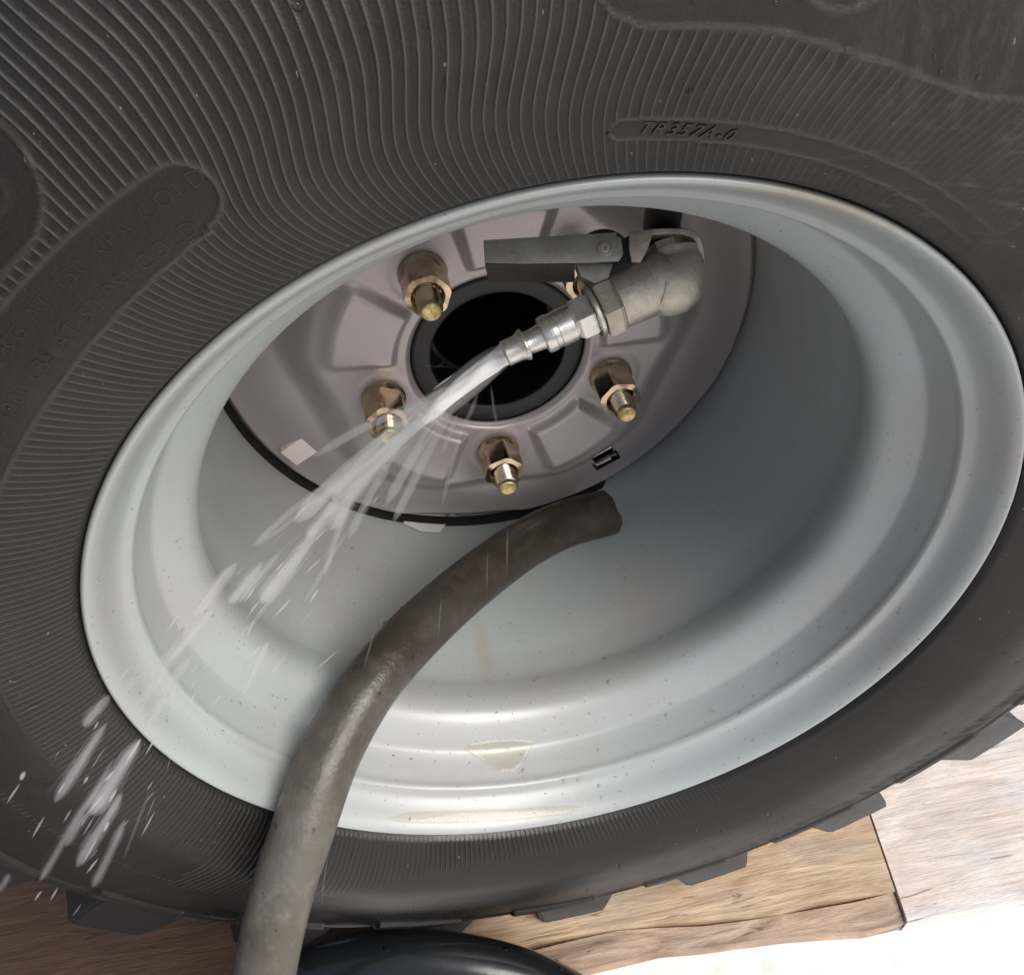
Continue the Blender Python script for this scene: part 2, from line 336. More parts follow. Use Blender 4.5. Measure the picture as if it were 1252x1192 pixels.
# ---- stamped wheel disc
def sst(a, b, x):
    t = np.clip((x-a)/(b-a), 0, 1); return t*t*(3-2*t)
nt_, nr_ = 720, 110
th = np.linspace(0, 2*np.pi, nt_, endpoint=False)[:, None]; BOLT0 = 124.6
r_in = 0.0560
def cyc(a): return (a+180) % 360-180
deg = np.degrees(th)
flat = sum(np.exp(-(cyc(deg-c)/13.5)**6) for c in (262,))
r_out = 0.1822 - 0.0016*sst(-76, -68, -np.abs(cyc(deg-262))) - 0.0062*np.clip(flat, 0, 1)
tt = np.linspace(0, 1, nr_)[None]; rr = r_in+(r_out-r_in)*tt
near = np.min(np.stack([np.abs(cyc(deg-BOLT0-72*k-36)) for k in range(5)]), 0)   # degrees from the middle between two nuts
hubr = 0.112 - 0.010*sst(10, 34, near)
ybase = 0.2070 + 0.021*sst(hubr, hubr+0.030, rr) + 0.010*sst(0.135, 0.178, rr)
boss = (1-sst(13, 19, near))*(sst(0.064, 0.069, rr))*(1-sst(hubr-.010, hubr+.003, rr))
ybase = ybase - 0.0064*boss
nutd = np.min(np.stack([np.hypot(rr*np.cos(th)-.0785*np.cos(R(BOLT0+72*k)), rr*np.sin(th)-.0785*np.sin(R(BOLT0+72*k))) for k in range(5)]), 0)
ybase = ybase - 0.0006*(1-sst(.0165, .0215, nutd)) + 0.004*(1-sst(0.0, 0.0035, rr-r_in)) + 0.006*sst(0.955, 1.0, tt+0*rr)
ybase = ybase + 0.0005*np.sin(3*th+1)*sst(.1, .15, rr)
P = np.stack([rr*np.cos(th), ybase, rr*np.sin(th)], -1)
dm = grid_mesh('wheel_disc', P, True)
# two visible square vent holes in the disc, only the right one cut through
holes = [(at_y(367, 550, .232), R(33)), (at_y(738, 558, .230), R(30))]
bm = bmesh.new(); bm.from_mesh(dm); dead = []
for f in bm.faces:
    c = f.calc_center_median()
    for hp, ha in holes[1:]:
        dx, dz = c.x-hp.x, c.z-hp.z; u = dx*math.cos(ha)+dz*math.sin(ha); v = -dx*math.sin(ha)+dz*math.cos(ha)
        if abs(u) < .0092 and abs(v) < .0080: dead.append(f)
bmesh.ops.delete(bm, geom=dead, context='FACES'); bm.to_mesh(dm); bm.free()
disc = link('wheel_disc', dm, M_disc, wheel, sharp=None)
s_ = disc.modifiers.new('thickness', 'SOLIDIFY'); s_.thickness = 0.005; s_.offset = 1.0
def square(hp, ha, su, sv, y0, y1, nm, mt, par, hollow=None):
    A_ = Vector((math.cos(ha), 0, math.sin(ha))); B_ = Vector((-math.sin(ha), 0, math.cos(ha)))
    def ring(a, b, y): return [Vector((hp.x, y, hp.z))+A_*i*a+B_*j*b for i, j in ((-1, -1), (1, -1), (1, 1), (-1, 1))]
    if hollow:
        v = ring(su, sv, y0)+ring(su-hollow, sv-hollow, y0)+ring(su-hollow, sv-hollow, y1)+ring(su, sv, y1); f = []
        for lv in range(3):
            f += [(lv*4+i, lv*4+(i+1) % 4, lv*4+4+(i+1) % 4, lv*4+4+i) for i in range(4)]
        me = pydata(nm, v, f)
        bm = bmesh.new(); bm.from_mesh(me); bmesh.ops.recalc_face_normals(bm, faces=bm.faces); bm.to_mesh(me); bm.free()
    else: me = bevel_mesh(prism(nm, ring(su, sv, y0), Vector((0, y1-y0, 0))), .0012)
    return link(nm, me, mt, par, sharp=30)
square(holes[1][0], holes[1][1], .0104, .0092, .2292, .242, 'vent_frame', M_gap_shade, disc, hollow=.0014)
square(holes[0][0], holes[0][1], .0108, .0085, .2300, .2385, 'lit_vent_plate', M_vent_lit, disc)  # pale plate stands in for the lit view through the left vent
# dark strip for the gap shadow; unseen plate added to block light leaks
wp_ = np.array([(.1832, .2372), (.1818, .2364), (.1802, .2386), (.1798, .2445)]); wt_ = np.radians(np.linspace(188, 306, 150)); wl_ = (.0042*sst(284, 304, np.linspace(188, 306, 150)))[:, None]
link('seam_shadow', grid_mesh('seam_shadow', np.stack([(wp_[None, :, 0]+wl_)*np.cos(wt_)[:, None], np.repeat(wp_[None, :, 1], 150, 0), (wp_[None, :, 0]+wl_)*np.sin(wt_)[:, None]], -1)), M_gap_shade, wheel, sharp=None)
leak_plate = link('light_leak_plate', lathe('light_leak_plate', [(.056, .236), (.10, .250), (.165, .262), (.172, .266), (.172, .33)], 96), M_leak_plate, wheel)
hub = link('hub', lathe('hub', smooth_prof([(.0565, .222), (.0560, .2135), (.0548, .2110), (.0520, .2105), (.0450, .2110), (.0430, .2130), (.0425, .225), (.0420, .27), (.041, .33), (.03, .335), (.002, .336)]), 96), M_hub, wheel, sharp=None)
link('hub_bore_ring', lathe('hub_bore_ring', [(.0424, .246), (.0395, .246), (.0395, .252), (.0424, .252)], 96), M_hub, hub)
# white sealer patch and dark slots at the seam
def blob(nm, pts, mt, par, th_=.0012, r=.1822):
    Q = []
    for a, b_ in pts:
        c = at_cyl(a, b_, r); Q.append(c)
    cen = sum(Q, Vector())/len(Q); nrm = Vector((cen.x, 0, cen.z)).normalized()
    return link(nm, prism(nm, Q, -nrm*th_), mt, par, sharp=30)
blob('sealer_patch', [(493, 640), (512, 616), (533, 610), (541, 622), (546, 640), (538, 651), (515, 650)], M_sealer, rim, .0010)
blob('sealer_patch', [(552, 627), (560, 633), (556, 640), (547, 634)], M_sealer, rim, .0010)
# ---- lug nuts with studs
def stud_prof(y0, y1, r=.0072, pitch=.0024):
    p = [(r*.88, y0)]; y = y0
    k = 0
    while y > y1+.0025:
        p.append((r if k % 2 else r*.84, y)); y -= pitch/2; k += 1
    p += [(r*.90, y1+.0022), (r*.80, y1+.0008)]
    return p
for k in range(5):
    a = R(BOLT0+72*k); o = Vector((.0785*math.cos(a), 0, .0785*math.sin(a))); ax = Vector((0, -1, 0))
    base_y = .2052; ln = .0245 + .001*math.sin(k*2.3)
    e = bpy.data.objects.new('lug_nut', None)
    O = Vector((o.x, base_y, o.z)); rot = R((13, 41, 20, 52, 5)[k])
    # hexagon with a chamfered crown: 12-sided rings let the corners bevel
    def hexring(ra, t):
        return [(ra, t)]
    v = []; f = []
    af = .0124; prof_h = [(1.00, .0040), (1.00, ln-.0028), (0.93, ln-.0008), (0.80, ln)]
    A0 = Vector((1, 0, 0)); B0 = Vector((0, 0, 1)); n36 = 72
    for sc_, t in prof_h:
        for q in range(n36):
            an = 2*math.pi*q/n36; ha = ((an-rot) % (math.pi/3))-math.pi/6
            rad = min(af/math.cos(ha), .0138)
            if sc_ < 1: rad = min(rad, (.0144*sc_) if sc_ > .85 else .0098)
            v.append(O+ax*t+(A0*math.cos(an)+B0*math.sin(an))*rad)
    for i in range(3):
        for q in range(n36): q2 = (q+1) % n36; f.append((i*n36+q, i*n36+q2, (i+1)*n36+q2, (i+1)*n36+q))
    b0 = len(v)
    for q in range(n36): an = 2*math.pi*q/n36; v.append(O+ax*(ln-.0014)+(A0*math.cos(an)+B0*math.sin(an))*.0078)
    for q in range(n36): q2 = (q+1) % n36; f.append((3*n36+q, 3*n36+q2, b0+q2, b0+q))
    me = pydata('lug_nut', v, f); bmm = bmesh.new(); bmm.from_mesh(me); bmesh.ops.recalc_face_normals(bmm, faces=bmm.faces); bmm.to_mesh(me); bmm.free()
    nut = link('lug_nut', me, M_zinc, wheel, sharp=22)
    link('nut_collar', axis_lathe('nut_collar', O, ax, [(.0142, -.0005), (.0145, .0008), (.0136, .0026), (.0120, .0044)], 48, rot=0), M_zinc, nut)
    tipy = .0375 + (.002, -.001, 0, .002, 0)[k]
    st = [(r_, base_y-y_) for r_, y_ in stud_prof(base_y, base_y-tipy)]
    link('stud', axis_lathe('stud', O, ax, st, 32), M_zinc, nut, sharp=15)
    link('stud_end', axis_lathe('stud_end', O, ax, [(.0058, tipy-.0012), (.0057, tipy-.0002), (.0050, tipy+.0003), (.0030, tipy-.0004), (.0004, tipy-.0008)], 28), M_ztip, nut, sharp=50)

# ---- tyre sidewall: one sheared polar grid whose columns follow the moulded ribs
KR = 450; SUB = 6; PHX = np.array([0, .40, .66, .76, .84, .93]); PHH = np.array([0, 0, .06, .92, .92, .08]); NU = KR*SUB; NV = 150
ctl = np.array([(.2100, .026), (.2120, .0170), (.2135, .0100), (.2165, .0006), (.222, -.0050), (.235, -.0125), (.250, -.0185), (.265, -.0192), (.280, -.0180), (.295, -.0150), (.310, -.0112), (.325, -.0068), (.336, -.0035), (.341, .0020), (.344, .0100), (.346, .022)])
sp_ = spline([(a, b, 0) for a, b in ctl], 400); SR = np.array([q.x for q in sp_]); SY = np.array([q.y for q in sp_])
def side_y(r): return np.interp(r, SR, SY)
rv = np.concatenate([np.linspace(.2110, .2150, 8, endpoint=False), np.linspace(.2150, .3380, NV-16), np.linspace(.339, .346, 8)])[None]; NV = rv.shape[1]
t0 = ((np.arange(KR)[:, None]+PHX[None]+np.clip(rng.randn(KR, 1)*.012, -.025, .025)).reshape(-1)*360/KR)[:, None]
def cint(x, xs, ys):
    xx = np.linspace(min(xs), max(xs), 400); yy = np.interp(xx, xs, ys); k_ = np.hanning(61); k_ /= k_.sum(); yp = np.convolve(np.pad(yy, 30, 'edge'), k_, 'valid'); return np.interp(x, xx, yp)
gsh = cint(rv, [.200, .207, .2225, .2365, .2485, .2573, .2695, .283, .296, .313, .330, .345], [-.6, 0, 1.7, 2.6, 2.75, 2.1, 1.2, .9, 1.0, 2.1, 3.2, 3.8])
amp = np.interp(t0[:, 0], [0, 70, 112, 127, 150, 230, 300, 360], [.9, 1.0, 1.0, .15, .1, .6, .9, .9])[:, None]
TH = t0 + amp*gsh + 0.10*np.sin(t0*0.9+rv*90)*np.clip((rv-.22)*10, 0, 1)
RV = np.repeat(rv, NU, 0)
a = (TH+360) % 360
ph = np.arange(NU) % SUB
rib = PHH[ph][:, None]
def softstep(e0, e1, x): return sst(e0, e1, x)
# regions where ribs show
m = np.ones_like(RV)
m *= sst(.2155, .2185, RV)*(1-sst(.318, .323, RV))
right_fade = np.interp(a, [0, 40, 60, 72, 80, 90, 200, 230, 246, 252, 268, 276, 290, 330, 360], [0.10, .10, .16, .45, .8, 1, 1, .6, .5, 1.4, 1.4, .9, .40, .12, .10])
m *= right_fade
low = ((a > 205) & (a < 300)); lim = np.interp(a, [205, 225, 245, 256, 300], [.290, .270, .238, .229, .226])
m = np.where(low, m*(1-sst(0, .0035, RV-lim)), m)
lowl = ((a > 146) & (a <= 205)); m = np.where(lowl, m*(1-.0*RV), m)
# smooth panels
def mm(dth, r=.26): return np.radians(dth)*r
rin = np.interp(a, [114, 122.9, 129.9, 136.9, 147, 200], [.2520, .249, .2473, .246, .2461, .2450]); rou = .2718+0*a
rc = (.2515+.2718)/2
d1u = mm(a-118.6); sd1 = np.where(d1u > 0, np.maximum(rin-RV, RV-rou), np.hypot(d1u, (RV-rc)*1.02)-.0102)
sd1 = np.where((a > 100) & (a < 215), sd1, 1)
c2 = np.interp(a, [55, 74, 92], [.2275, .2322, .2366]); d2u = mm(a-90.7)
sd2 = np.where(d2u < 0, np.abs(RV-c2)-.0037, np.hypot(d2u, RV-c2)-.0037); sd2 = np.where((a < 100) & (a > 50), sd2, 1)
rb = np.interp(a, [54, 58, 63.7, 66.7, 70, 76.5, 82.3, 87.3, 90.4, 92.1, 92.9], [.29, .275, .2655, .2612, .2602, .2616, .2644, .2648, .2655, .2692, .2733])
sd3 = np.maximum(rb-RV, mm(a-92.9)); sd3 = np.where((a < 100) & (a > 40), sd3, 1)
sd4 = np.maximum(.2765-RV, mm(123.2-a)); q4x = mm(127.6-a)+0; sd4 = np.where((a < 127.6) & (RV < .2965), np.hypot(np.maximum(q4x, 0), np.minimum(RV-.2965, 0))-.0200, sd4)
sd4 = np.where((a > 112) & (a < 200), np.minimum(sd4, 1), 1); sd4 = np.where(a > 150, .2765-RV, sd4); sd4 = np.where((a > 112) & (a < 215), sd4, 1)
sds = np.minimum(np.minimum(sd1, sd2), np.minimum(sd3, sd4))
m *= sst(.0002, .0014, sds)
bord = np.exp(-(sds/.00055)**2)*np.interp(a, [0, 50, 64, 150, 175, 215, 360], [0, 0, 1, 1, .3, 0, 0])
h = .00034*rib*m + .0007*bord + .0006*sst(.0, .002, -sds)*0
# big moulded letter outlines in the upper right region (only their lower ends are in frame)
def uv(th_, r_, a0, r0): return mm(-(a-th_), .285)-a0, RV-r0
O1 = np.abs(np.hypot(mm(a-79.2, .28)/.0165, (RV-.2885)/.0175)-1)*.017
let = np.exp(-(O1/.0007)**2)
for cth in (89.8, 86.9):
    let = np.maximum(let, np.exp(-(mm(a-cth, .28)/.0007)**2)*sst(.2745, .2755, RV)*(1-sst(.306, .308, RV)))
let = np.maximum(let, np.exp(-((mm(a-84.4, .28)-(RV-.30)*.9)/.0008)**2)*sst(.2745, .2755, RV)*(1-sst(.306, .308, RV)))
O2 = np.abs(np.hypot(mm(a-126.5, .29)/.0055, (RV-.2925)/.006)-1)*.0055; let = np.maximum(let, np.exp(-(O2/.0006)**2)*.5)
let = let*.8; let = np.where((a > 50) & (a < 135), let, 0); h += .0007*let
# mould rings near the bead and the shoulder, scalloped shoulder, radial whiskers at the lower right
h += .0007*np.exp(-((RV-.3235)/.0009)**2) - .0009*np.exp(-((RV-.3310)/.0011)**2)
lug0 = -70.2; LP = 360/21
lp = ((a-lug0+LP/2) % LP)/LP
sca = sst(.313, .316, RV-.010*(lp))*(1-sst(.3285, .3305, RV))*np.where(lp < .62, 1.0, 0.25)*np.interp(a, [0, 60, 100, 250, 280, 360], [1, .6, .3, .3, 1, 1])
h += .0026*sst(.313, .316, RV-.010*(lp))*(1-sst(.3285, .3305, RV))*np.where(lp < .62, 1.0, 0.35)
wh = np.interp(a, [270, 290, 330, 360], [0, .8, 1, .3])*np.where(a > 268, 1, 0)*np.exp(-((RV-.303)/.009)**2)
NZ = rng.rand(NU//2+1); h += .0020*wh*np.repeat(NZ, 2)[:NU, None]*rib
h += .0009*np.exp(-((RV-.2185)/.0012)**2)*0.5
# nicks, dents and scuffs
for _ in range(160):
    ta, ra = rng.rand()*360, .22+rng.rand()*.1; L = .0010+rng.rand()*.003; j = int(ta/360*NU)
    idx = (np.arange(j-30, j+30)) % NU; du = mm(TH[idx]-TH[j % NU, 60], ra); h[idx] += (.0004 if rng.rand() < .6 else -.0008)*np.exp(-(du/.0006)**2-((RV[idx]-ra)/L)**2)
Yv = side_y(RV)-h*1.0; th_r = np.radians(TH)
P = np.stack([RV*np.cos(th_r), Yv, RV*np.sin(th_r)], -1)
tm = grid_mesh('tyre', P, True)
wa = tm.attributes.new('wear', 'FLOAT', 'POINT')
wear = np.clip(np.array([0,0,0,1,1,0])[ph][:, None]*m*.60*np.interp(a, [0, 205, 240, 360], [1, 1, .25, .3]) + bord*.55 + let*.5 + wh*.5*rib + sca*.22 + .10*np.exp(-((RV-.3235)/.001)**2), 0, 1)
wa.data.foreach_set('value', wear.astype(np.float32).reshape(-1))
tyre = link('tyre', tm, M_rub, wheel, sharp=None)
# tread carcass and inboard sidewall
cp = [(.3455, .020), (.347, .030), (.350, .05), (.354, .10), (.355, .19), (.355, .25), (.350, .28), (.336, .305), (.305, .327), (.27, .330), (.24, .317), (.2165, .298), (.208, .288)]
link('tyre_carcass', lathe('tyre_carcass', smooth_prof(cp), 256), M_rub, tyre, sharp=None)
# tread lugs
def lug_mesh(name, mir=False):
    v = []; f = []; nth = 5
    secs = [(.334, 4.6), (.352, 4.7), (.376, 3.9), (.3862, 3.5)]
    ys = [(-.0010, 0.0), (.006, -.3), (.05, -2.0), (.115, -5.0)]
    if mir: ys = [(.300-y, -s-6) for y, s in ys]
    for y, sk in ys:
        for r_, hw in secs:
            yy = y
            if abs(y+.001) < 1e-6 or abs(y-.301) < 1e-6: yy = y+(1 if not mir else -1)*((r_-.334)*.10)
            for q in range(nth): an = R(-hw+2*hw*q/(nth-1)+sk); v.append(Vector((r_*math.cos(an), yy, r_*math.sin(an))))
    ns = len(secs); idx = lambda i, j, q: (i*ns+j)*nth+q
    for i in range(len(ys)-1):
        for j in (0, ns-1):
            for q in range(nth-1): f.append((idx(i, j, q), idx(i+1, j, q), idx(i+1, j, q+1), idx(i, j, q+1)))
        for j in range(ns-1):
            for q in (0, nth-1): f.append((idx(i, j, q), idx(i+1, j, q), idx(i+1, j+1, q), idx(i, j+1, q)))
    for i in (0, len(ys)-1):
        for j in range(ns-1):
            for q in range(nth-1): f.append((idx(i, j, q), idx(i, j+1, q), idx(i, j+1, q+1), idx(i, j, q+1)))
    me = pydata(name, v, f); bm = bmesh.new(); bm.from_mesh(me); bmesh.ops.recalc_face_normals(bm, faces=bm.faces)
    es = [e for e in bm.edges if len(e.link_faces) == 2 and e.calc_face_angle(0) > .5]
    bmesh.ops.bevel(bm, geom=es, offset=.0016, segments=3, affect='EDGES', clamp_overlap=True); bm.to_mesh(me); bm.free(); return me
lm = lug_mesh('tread_lug'); lm2 = lug_mesh('tread_lug', True)
for M_ in (lm, lm2):
    M_.materials.append(M_lug); M_.polygons.foreach_set('use_smooth', [True]*len(M_.polygons)); M_.set_sharp_from_angle(angle=R(35))
    for k in range(21):
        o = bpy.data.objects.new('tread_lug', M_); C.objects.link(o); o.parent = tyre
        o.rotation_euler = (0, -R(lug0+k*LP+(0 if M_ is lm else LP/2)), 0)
# moulded lettering, extruded and bent round the sidewall
def lettering(text, size, th0, rbase, ht=.0005, space=1.05, shear=0.0, drift=0.0, upright=True, wearv=.35):
    cu = bpy.data.curves.new('raised_lettering', 'FONT'); cu.body = text; cu.size = size; cu.extrude = ht; cu.space_character = space; cu.shear = shear; cu.resolution_u = 3
    tmp = bpy.data.objects.new('raised_lettering', cu); C.objects.link(tmp)
    bpy.context.view_layer.update(); me = bpy.data.meshes.new_from_object(tmp.evaluated_get(bpy.context.evaluated_depsgraph_get()))
    bpy.data.objects.remove(tmp)
    for v_ in me.vertices:
        u, vv, wz = v_.co; thd = th0-math.degrees(u/(rbase)); r_ = rbase+vv+drift*u
        v_.co = (r_*math.cos(R(thd)), float(side_y(r_))-wz, r_*math.sin(R(thd)))
    me.materials.clear()
    at_ = me.attributes.new('wear', 'FLOAT', 'POINT'); at_.data.foreach_set('value', [wearv]*len(me.vertices))
    return link('raised_lettering', me, M_rub, tyre, smooth=False)
lettering('TR357A-0', .0062, 89.6, .2345, .0005, 1.2, .35, -.105)
# the text in the left panel reads along the panel, its foot towards the rim
lettering('MAX LOAD 860 KG AT 350 KPA COLD', .0068, 147.5, .2622, .0002, 1.25, wearv=.10)
lettering('MAX LOAD 1900 LBS AT 50 PSI COLD', .0068, 149.5, .2520, .0002, 1.2, wearv=.10)

# ================================================================== VALVE
SV = 2450.0
def V(px, py, d=0.0): return at(px, py, SV) - (-fwd)*0 - fwd*d      # d metres nearer to the camera
E0 = V(806, 344); TIP = V(617, 433)
valve = empty('water_valve', V(806, 344), 'cast metal lever valve with ribbed hose nozzle hanging inside the top of the rim', 'valve')
ax = (TIP-E0).normalized(); Lp = (TIP-E0).length
def pxm(x): return x/SV
# body sections measured along the axis from the nozzle tip (pixels)
def sec(nm, pr, mt, n=40, rot=0.0, sharp=30, par=valve):
    return link(nm, axis_lathe(nm, TIP, -ax, [(pxm(r), pxm(t)) for r, t in pr], n, rot=rot), mt, par, sharp=sharp)
noz = sec('nozzle', [(11.5, 1.0), (14.6, 0), (16.0, 1.2), (16.2, 5), (16.0, 17), (17.2, 21), (19.6, 25), (20.4, 26.5), (20.2, 28.5), (15.0, 30.0), (14.2, 33), (15.6, 47), (16.2, 50), (22.0, 51.5), (23.2, 54), (23.4, 63), (22.4, 64), (22.0, 70), (23.0, 71), (22.8, 90), (21.0, 92), (20.6, 97)], M_barb)
link('nozzle_bore', axis_lathe('nozzle_bore', TIP, -ax, [(pxm(11.6), pxm(.8)), (pxm(11.0), pxm(4))], 24), M_inner, noz)
sec('hex_nut', [(22.5, 92), (25.2, 94), (27.6, 97), (28.2, 100), (28.2, 114), (27.0, 117), (24, 118.5)], M_barb, 6, R(12), 20)
sec('washer', [(24, 118), (32.0, 118.3), (33.2, 119.5), (33.2, 123), (32.0, 124.5), (25, 125)], M_barb)
sec('hex_collar', [(29, 124.6), (36.8, 127), (38.5, 130), (38.5, 146), (36.5, 150), (33, 151)], M_cast, 6, R(22), 20)
body = sec('valve_body', [(30, 149), (34.6, 151), (35.6, 156), (36.2, 170), (36.8, 186), (36.0, 196), (30, 204), (24, 207)], M_cast, 48)
# elbow: rounded cast ball turning up to the stem
stem_top = Vector((.066, .112, .170)); EC = V(822, 346)
ep = spline([V(788, 353), V(806, 345), EC, V(828, 325), V(826, 306)], 28)
link('elbow', tube('elbow', ep, lambda s: pxm(33+6.5*math.sin(min(1, s*1.15)*math.pi)**.8), 40), M_cast, valve, sharp=40)
def sphere(nm, c, r, mt, par, sc=(1, 1, 1), seg=32):
    me = bpy.data.meshes.new(nm); bm = bmesh.new(); bmesh.ops.create_uvsphere(bm, u_segments=seg, v_segments=seg//2, radius=r)
    for v_ in bm.verts: v_.co = c+right*v_.co.x*sc[0]+up*v_.co.y*sc[1]+(-fwd)*v_.co.z*sc[2]
    bm.to_mesh(me); bm.free(); return link(nm, me, mt, par, sharp=None)
sphere('elbow_cap', V(822, 345), pxm(38), M_cast, valve, (.92, 1.0, .95))
sp2 = spline([V(822, 318, -.004), V(815, 290, -.006), V(812, 262, -.004), stem_top+Vector((0, 0, .004))], 20)
link('rubber_stem', tube('rubber_stem', sp2, .0095, 28), M_stem, valve)
link('stem_nut', tube('stem_nut', spline([V(824, 322, -.003), V(820, 300, -.005)], 6), .0125, 8), M_cast, valve, smooth=False)
# strap bracket looped over the elbow
def plate(nm, pix, thick, mt, par, d=0.0, bev=.0006):
    me = prism(nm, [V(a_, b_, d) for a_, b_ in pix], fwd*thick); bevel_mesh(me, bev, 2); return link(nm, me, mt, par, sharp=30)
def ribbon(nm, pts, width, thick, mt, par):
    """flat strap bent along pts: thickness in the picture plane, width along the view depth"""
    Pp = spline(pts, 30); v = []; f = []
    for i, p in enumerate(Pp):
        t = (Pp[min(i+1, 29)]-Pp[max(i-1, 0)]).normalized(); nrm = t.cross(fwd).normalized(); wv = fwd*width
        v += [p-nrm*thick/2, p+nrm*thick/2, p+nrm*thick/2+wv, p-nrm*thick/2+wv]
    for i in range(29):
        for k in range(4): f.append((i*4+k, i*4+(k+1) % 4, i*4+4+(k+1) % 4, i*4+4+k))
    f += [(0, 1, 2, 3), (119, 118, 117, 116)]
    me = pydata(nm, v, f); bevel_mesh(me, .0003, 1); return link(nm, me, mt, par, sharp=40)
br = ribbon('strap', [V(768, 295, .012), V(790, 292, .012), V(812, 290.5, .012), V(832, 292, .012), V(846, 299, .012), V(853, 315, .010), V(855, 336, .008)], .022, .0026, M_cast, valve)
plate('strap_cheek', [(766, 291), (795, 290), (788, 312), (779, 329), (768, 328), (765, 310)], .003, M_cast, valve, .0125)
# lever: folded channel with pivot pin
lev = plate('lever', [(592, 306), (640, 302), (700, 299), (748, 296.5), (756, 301), (758, 320), (753, 328), (700, 330), (640, 331), (594, 330), (593, 318)], .0022, M_lever, valve, .014, .0005)
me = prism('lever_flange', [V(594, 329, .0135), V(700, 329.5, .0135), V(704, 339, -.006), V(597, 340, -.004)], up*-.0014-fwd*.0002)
link('lever_flange', bevel_mesh(me, .0003, 1), M_lever_shade, lev, sharp=30)
me = prism('lever_flange', [V(592, 306, .0135), V(750, 297, .0135), V(752, 292, -.006), V(596, 300, -.006)], up*.0014)
link('lever_flange', bevel_mesh(me, .0003, 1), M_lever, lev, sharp=30)
def disk(nm, px, py, rr_, d0, d1, mt, par, hole=0.0):
    o = V(px, py, d0); pr = [(max(hole, .0001), d1-d0-(.0012 if hole else 0)), (hole+.0001, d1-d0), (rr_*.86, d1-d0), (rr_, d1-d0-.0004), (rr_, 0)]
    return link(nm, axis_lathe(nm, o, -fwd, pr, 32), mt, par, sharp=30)
disk('pivot_pin', 736, 313.5, pxm(8.8), .013, .0152, M_lever, valve)
disk('pin_socket', 736, 313.5, pxm(5.2), .0150, .0160, M_cast, valve, pxm(2.4))
# pivot post between lever and collar, dark plastic boss behind the lever
plate('lever_post', [(702, 326), (748, 327), (742, 345), (725, 352), (708, 342)], .010, M_lever, valve, .009)
link('pivot_boss', axis_lathe('pivot_boss', V(737, 318, -.006), -fwd, [(pxm(32), 0), (pxm(34), .003), (pxm(34), .012), (pxm(31), .0145), (pxm(10), .015)], 40), M_stem, valve)
plate('pivot_block', [(752, 300), (770, 293), (776, 330), (768, 340), (744, 340), (748, 320)], .016, M_stem, valve, .009)

# ================================================================== HOSES
hp = [(741, 627, 1640), (690, 641, 1690), (640, 666, 1760), (590, 702, 1850), (545, 739, 1940), (499, 783, 2040), (459, 828, 2120), (426, 878, 2180), (398, 934, 2230), (371, 1011, 2270), (345, 1090, 2270), (323, 1192, 2230), (305, 1330, 2180), (285, 1500, 2000)]
HP = [at(*q) for q in hp]
HP += [Vector((HP[-1].x-.02, HP[-1].y-.05, -.345)), Vector((HP[-1].x-.05, HP[-1].y-.22, -.378)), Vector((HP[-1].x-.12, HP[-1].y-.5, -.386))]
HS = spline(HP, 130)
hose = tag(link('supply_hose', tube('supply_hose', HS, .0172, 48, cap=False), M_hose, None, sharp=None), 'thick brown rubber hose arching over the rim edge, its cut end inside the wheel', 'hose')
t_end = (HS[0]-HS[1]).normalized()
for i_ in range(48): hose.data.vertices[i_].co += t_end*(.0022*math.sin(i_*.262+.6)+.0008*math.sin(i_*.79+1)+.0003*rng.randn())
link('hose_end', axis_lathe('hose_end', HS[0]-t_end*.0004, t_end, [(.0170, -.0035), (.0150, -.0015), (.0120, -.0018), (.0115, -.006), (.0113, -.030), (.001, -.031)], 40, cap=False), M_inner, hose)
bp = [(250, 1330, 1700), (330, 1228, 1730), (400, 1188, 1750), (480, 1174, 1755), (560, 1179, 1755), (635, 1197, 1750), (705, 1232, 1740), (770, 1300, 1720)]
BP = [at(*q) for q in bp]
BP = [p if p.z > FZ+.021 else Vector((p.x, p.y, FZ+.021)) for p in BP]
tag(link('coiled_hose', tube('coiled_hose', spline(BP, 60), .0205, 40), M_black, None, sharp=None), 'glossy water-beaded black hose curving on the wooden floor in front of the tyre', 'hose')

